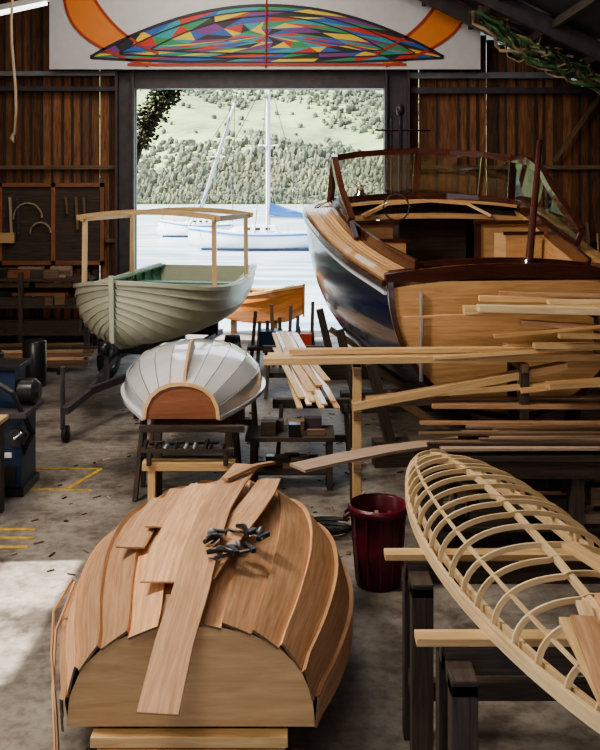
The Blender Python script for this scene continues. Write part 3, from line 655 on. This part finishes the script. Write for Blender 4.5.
# ------------------------------------------------------------------ timber rack
mb=MB()
for x in(.52,3.5):
    mb.box(x-.04,x+.04,8.18,8.26,0,1.42,PINE if x<1 else DKW); mb.box(x-.04,x+.04,8.62,8.70,0,1.42,DKW)
    for z in(.55,1.02,1.42): mb.box(x-.035,x+.035,8.1,8.75,z-.08,z,OLDW)
mb.box(2.0,2.08,8.62,8.70,0,1.42,DKW); mb.box(3.46,3.54,8.5,8.58,1.42,1.96,DKW); mb.box(2.0,2.08,8.16,8.24,0,1.42,DKW); mb.box(3.46,3.54,8.1,8.6,1.88,1.94,DKW)
mb.box(2.01,2.07,8.14,8.7,1.36,1.44,OLDW)
mb.box(2.7,2.78,8.2,8.28,1.5,1.88,OLDW); mb.box(2.7,2.78,8.15,8.6,1.84,1.90,OLDW)
mb.obj('timber_rack',.004)
mb=MB()
B=[((-.33,8.15,1.475),(3.6,8.3,1.50),.17,.06,PINE),((-.30,8.35,1.475),(3.6,8.45,1.475),.14,.05,PINE),((.3,8.5,1.47),(3.6,8.62,1.48),.1,.03,VARN),((-.1,8.24,1.545),(2.4,8.35,1.545),.1,.04,PINE),
 ((.48,8.2,1.05),(2.45,8.3,1.40),.12,.07,PINE),((.5,8.35,1.05),(3.7,8.5,1.05),.13,.05,GREYW),((1.2,8.22,1.05),(3.6,8.18,1.05),.1,.04,PLANK),((.6,8.24,1.11),(3.0,8.2,1.30),.08,.05,PINE),
 ((1.5,8.25,1.92),(3.7,8.2,1.93),.14,.07,PINE),((.95,8.3,1.84),(3.7,8.45,1.93),.05,.02,PLANK),((1.7,8.55,1.99),(3.7,8.5,1.96),.1,.05,PINE),((1.75,8.12,1.70),(3.7,8.14,1.88),.08,.03,VARN),
 ((2.0,8.2,1.20),(3.7,8.1,1.40),.12,.05,VARN),((2.2,8.0,1.28),(3.7,8.05,1.35),.14,.05,PINE),((2.1,8.1,1.62),(3.7,8.1,1.60),.1,.05,PINE),((1.2,8.14,1.50),(3.7,8.12,1.66),.05,.03,PINE),((1.9,8.6,2.03),(3.7,8.3,2.02),.08,.04,PLANK),((2.3,8.35,1.98),(3.7,8.3,1.99),.1,.04,RIBW),
 ((2.0,8.14,1.82),(3.7,8.2,1.70),.09,.05,PLANK),((1.9,8.4,1.56),(3.7,8.3,1.56),.12,.05,PINE),((2.3,8.0,1.72),(3.7,8.05,1.70),.08,.04,PINE),((1.6,8.1,1.955),(3.7,8.1,1.90),.12,.06,RIBW)]
for a,b,w,h,m in B: mb.sweep([a,b],w,h,m)
mb.obj('long_timber_planks',.003)
mb=MB()
for i in range(7):
    x=.0+.065*i; mb.sweep([(x+.03*(i%2),9.4+.1*(i%3),.74+.012*(i%3)),(x*.9-.42,14.4,.74+.012*(i%3))],.06,.02,random.choice([PINE,VARN,VARN]))
for i in range(4): mb.sweep([(.02+.1*i,9.7+.3*i,.78),(-.35+.12*i,12.8,.78)],.08,.02,random.choice([PINE,VARN,GREYW]))
mb.obj('plank_pile')
sawhorse('sawhorse',.15,9.9,.73,.9,0,DKW); sawhorse('sawhorse',-.1,13.3,.73,.9,0,DKW)
mb=MB(); mb.box(-.55,.35,9.0,9.5,.50,.54,DKW)
for x in(-.5,.27):
    for y in(9.03,9.4): mb.box(x,x+.06,y,y+.06,0,.5,DKW)
mb.box(-.5,.3,9.05,9.45,.15,.18,DKW)
for i in range(18):
    x=random.uniform(-.5,.1);y=random.uniform(9.08,9.4);s=random.uniform(.05,.14);z=random.choice([.18,.54]); mb.sweep([(x,y,z+s/2),(x+random.uniform(.08,.2),y,z+s/2)],s,s,random.choice([DKW,BLACKP,OLDW,OLDW,DSTEEL]))
mb.obj('tool_bench',.003)
mb=MB()
for i in range(10):
    q=random.uniform(0,6.28); r=.12+.02*i; mb.tube([(.25+r*math.cos(q+k*.5),7.9+r*.6*math.sin(q+k*.5),.02+.008*i) for k in range(8)],.012,BLACK)
mb.sweep([(-.1,7.7,.05),(.12,7.8,.05)],.12,.1,BLACKP)
mb.obj('power_cord_heap')
mb=MB()
for i in range(150):
    x=random.uniform(-2.5,1.2); y=random.uniform(7.0,12.5); a=random.uniform(0,3.14); l=random.uniform(.02,.10)
    mb.sweep([(x,y,.006),(x+l*math.cos(a),y+l*math.sin(a),.008)],random.uniform(.01,.03),.008,random.choice([PINE,GREYW,OLDW,DKW,DKW]))
mb.obj('wood_scraps')
# ------------------------------------------------------------------ table saw left
mb=MB()
mb.box(-3.45,-2.72,8.85,9.4,0,.08,BLACKP); mb.box(-3.42,-2.75,8.88,9.37,.08,.78,BLUE); mb.box(-3.5,-2.68,8.80,9.45,.78,.84,DSTEEL)
mb.box(-3.30,-2.84,8.86,8.885,.38,.43,WHITE); mb.box(-3.38,-2.80,8.86,8.882,.12,.30,BLACKP)
mb.box(-3.40,-2.85,9.0,9.35,.84,1.22,BLUE); mb.box(-3.42,-2.8,8.97,9.38,1.22,1.27,BLACKP)
mb.tube([(-2.85,9.15,.98),(-2.70,9.15,.98),(-2.64,9.15,.98)],[.13,.13,.08],BLACKP,16)
mb.tube([(-2.78,8.86,.6),(-2.78,8.78,.6)],.09,BLACKP,16); mb.tube([(-2.78,8.78,.6),(-2.70,8.72,.66)],.015,CHROME)
mb.tube([(-3.2,8.9,1.24),(-2.8,8.75,1.05),(-2.66,8.95,.6),(-2.9,9.0,.1)],.03,BLACK)
mb.obj('table_saw',.006)
mb=MB()
mb.box(-3.6,-2.75,7.9,8.5,.86,.90,PLY); mb.box(-3.6,-2.78,7.93,7.97,.76,.86,OLDW)
for x in(-3.55,-2.85):
    for y in(7.95,8.4): mb.box(x,x+.07,y,y+.07,0,.86,DKW)
mb.obj('side_table',.003)
mb=MB()
def line(x0,y0,x1,y1,w=.05): mb.sweep([(x0,y0,.002),(x1,y1,.002)],w,.004,YEL)
line(-3.0,9.75,-2.15,9.75); line(-2.15,9.75,-2.35,9.1); line(-2.9,9.1,-2.1,9.05,.04); line(-2.7,8.0,-2.35,8.0); line(-2.7,7.8,-2.3,7.8); line(-2.7,7.6,-2.3,7.6)
mb.obj('floor_markings')
# ------------------------------------------------------------------ back-left clutter
mb=MB()
for z in(.35,.85,1.35): mb.box(-6.6,-3.9,16.6,17.4,z,z+.05,DKW)
for x in(-6.6,-5.2,-3.98):
    for y in(16.6,17.3): mb.box(x,x+.08,y,y+.08,0,1.5,DKW)
mb.obj('storage_shelf')
mb=MB()
for i in range(80):
    z=random.choice([.40,.90,1.40]); x=random.uniform(-6.4,-4.7); l=random.uniform(.2,1.0) ; s=random.uniform(.04,.22); y=random.uniform(16.7,17.2); x1=min(x+l,-4.0)
    mb.sweep([(x,y,z+s/2),(x1,y,z+s/2)],s,s,random.choice([DKW,OLDW,DKW,OLDW,BLACKP,GREYW,REDW]))
mb.obj('shelf_clutter')
mb=MB()
for i in range(16): mb.sweep([(-5.6+random.uniform(0,.4),14.9+.07*i,.1+.05*(i%5)),(-3.5-random.uniform(0,.5),15.0+.07*i,.1+.05*(i%5))],.08,.04,random.choice([OLDW,OLDW,DKW,PLANK]))
for x in(-5.2,-4.0): mb.box(x,x+.1,14.8,16.1,0,.08,DKW)
mb.obj('lumber_pile')
mb=MB()
for x,y,h in((-4.6,13.4,.6),(-4.1,13.9,.7)):
    mb.lathe((x,y,0),[(.001,0),(.17,0),(.18,.02),(.18,h),(.15,h+.02),(.001,h+.02)],BLACKP)
mb.obj('storage_drums')
mb=MB()
Y=17.72
for a in((-5.95,-3.86,3.1,3.18),(-5.95,-3.86,1.56,1.64)): mb.box(a[0],a[1],Y,Y+.05,a[2],a[3],REDW)
for x in(-5.95,-4.9,-3.94): mb.box(x,x+.08,Y,Y+.05,1.56,3.18,REDW)
mb.box(-5.9,-3.9,Y+.05,Y+.07,1.6,3.15,DKW)
for x,z,r in((-5.35,2.5,.28),(-5.1,2.2,.2)):
    mb.tube([(x+r*math.cos(a*.3),Y-.03,z+r*math.sin(a*.3)) for a in range(12)],.02,ROPE)
for x in(-5.7,-5.55,-4.6,-4.4,-4.25): mb.sweep([(x,Y-.03,2.9),(x+.03,Y-.03,2.9-random.uniform(.3,.8))],.05,.03,random.choice([GREYW,OLDW,DSTEEL]),up=(0,1,0))
mb.box(-5.95,-5.6,Y-.1,Y-.02,2.0,2.2,PLY)
mb.obj('tool_board')
mb=MB()
for i in range(26):
    x=random.uniform(2.4,6.5); mb.sweep([(x,17.0+random.uniform(-.3,.4),0),(x+random.uniform(-.3,.3),17.7,random.uniform(1.5,3.2))],random.choice([.05,.1,.15]),.03,random.choice([OLDW,DKW,PLANK]),up=(0,1,0))
mb.obj('leaning_timbers')
mb=MB()
for i in range(9):
    x=-.85+.13*i; mb.sweep([(x,15.5+random.uniform(-.3,.3),0),(x+random.uniform(-.1,.1),15.6,random.uniform(.6,1.1))],.06,.05,random.choice([OLDW,DKW,BLUE,DSTEEL]),up=(0,1,0))
mb.box(-.9,.5,15.3,15.9,.3,.36,DKW); mb.box(-.7,-.3,15.35,15.7,.36,.62,BLUE); mb.box(-.1,.25,15.4,15.8,.36,.55,CARD); mb.box(.0,.2,15.2,15.4,.36,.6,BRED)
mb.obj('workshop_trolley')
# ------------------------------------------------------------------ lights, world, camera
w=bpy.data.worlds.new('World'); bpy.context.scene.world=w; w.use_nodes=True
bg=w.node_tree.nodes['Background']; bg.inputs[0].default_value=(.76,.86,1,1); bg.inputs[1].default_value=1.8
sd=bpy.data.lights.new('sun','SUN'); sd.energy=17; sd.angle=.008; sd.color=(1,.94,.84); so=bpy.data.objects.new('sun',sd); bpy.context.collection.objects.link(so)
el=math.radians(38); dv=V((math.cos(el),.05,-math.sin(el))); so.rotation_euler=dv.to_track_quat('-Z','Y').to_euler()
def area(name,loc,tgt,sx,sy,e,col):
    l=bpy.data.lights.new(name,'AREA'); l.shape='RECTANGLE'; l.size=sx; l.size_y=sy; l.energy=e; l.color=col
    o=bpy.data.objects.new(name,l); o.location=loc; o.rotation_euler=(V(tgt)-V(loc)).to_track_quat('-Z','Y').to_euler(); bpy.context.collection.objects.link(o)
area('fill_light_near',(-4.2,5.0,6.6),(-.3,5.4,.2),1.0,2,330,(1,.88,.74))  # added lamp shaping the foreground hull from the left; roof is solid
area('fill_light_far',(-1.2,10.5,7.6),(1.0,11.2,0),1.2,3,190,(1,.90,.78))  # added lamp under the closed roof, lifts the middle of the shed
area('fill_light_front',(-1.2,-1.0,7.4),(0,5,.6),2,2,85,(1,.90,.78))  # added front fill behind the camera, no opening above it
area('fill_light_back',(-2.0,14.2,7.9),(-1.0,18,3.5),3,1.2,85,(1,.88,.74))  # added lamp brightening the back wall, no roof light there
cam=bpy.data.cameras.new('camera'); co=bpy.data.objects.new('camera',cam); bpy.context.collection.objects.link(co)
co.location=(0,0,3); co.rotation_euler=(math.radians(90),0,0); cam.sensor_width=36; cam.lens=43.2; cam.shift_y=-183/750; cam.clip_end=3000
bpy.context.scene.camera=co
vs=bpy.context.scene.view_settings
vs.view_transform='AgX'
try: vs.look='AgX - Medium High Contrast'
except Exception: pass
vs.exposure=.45
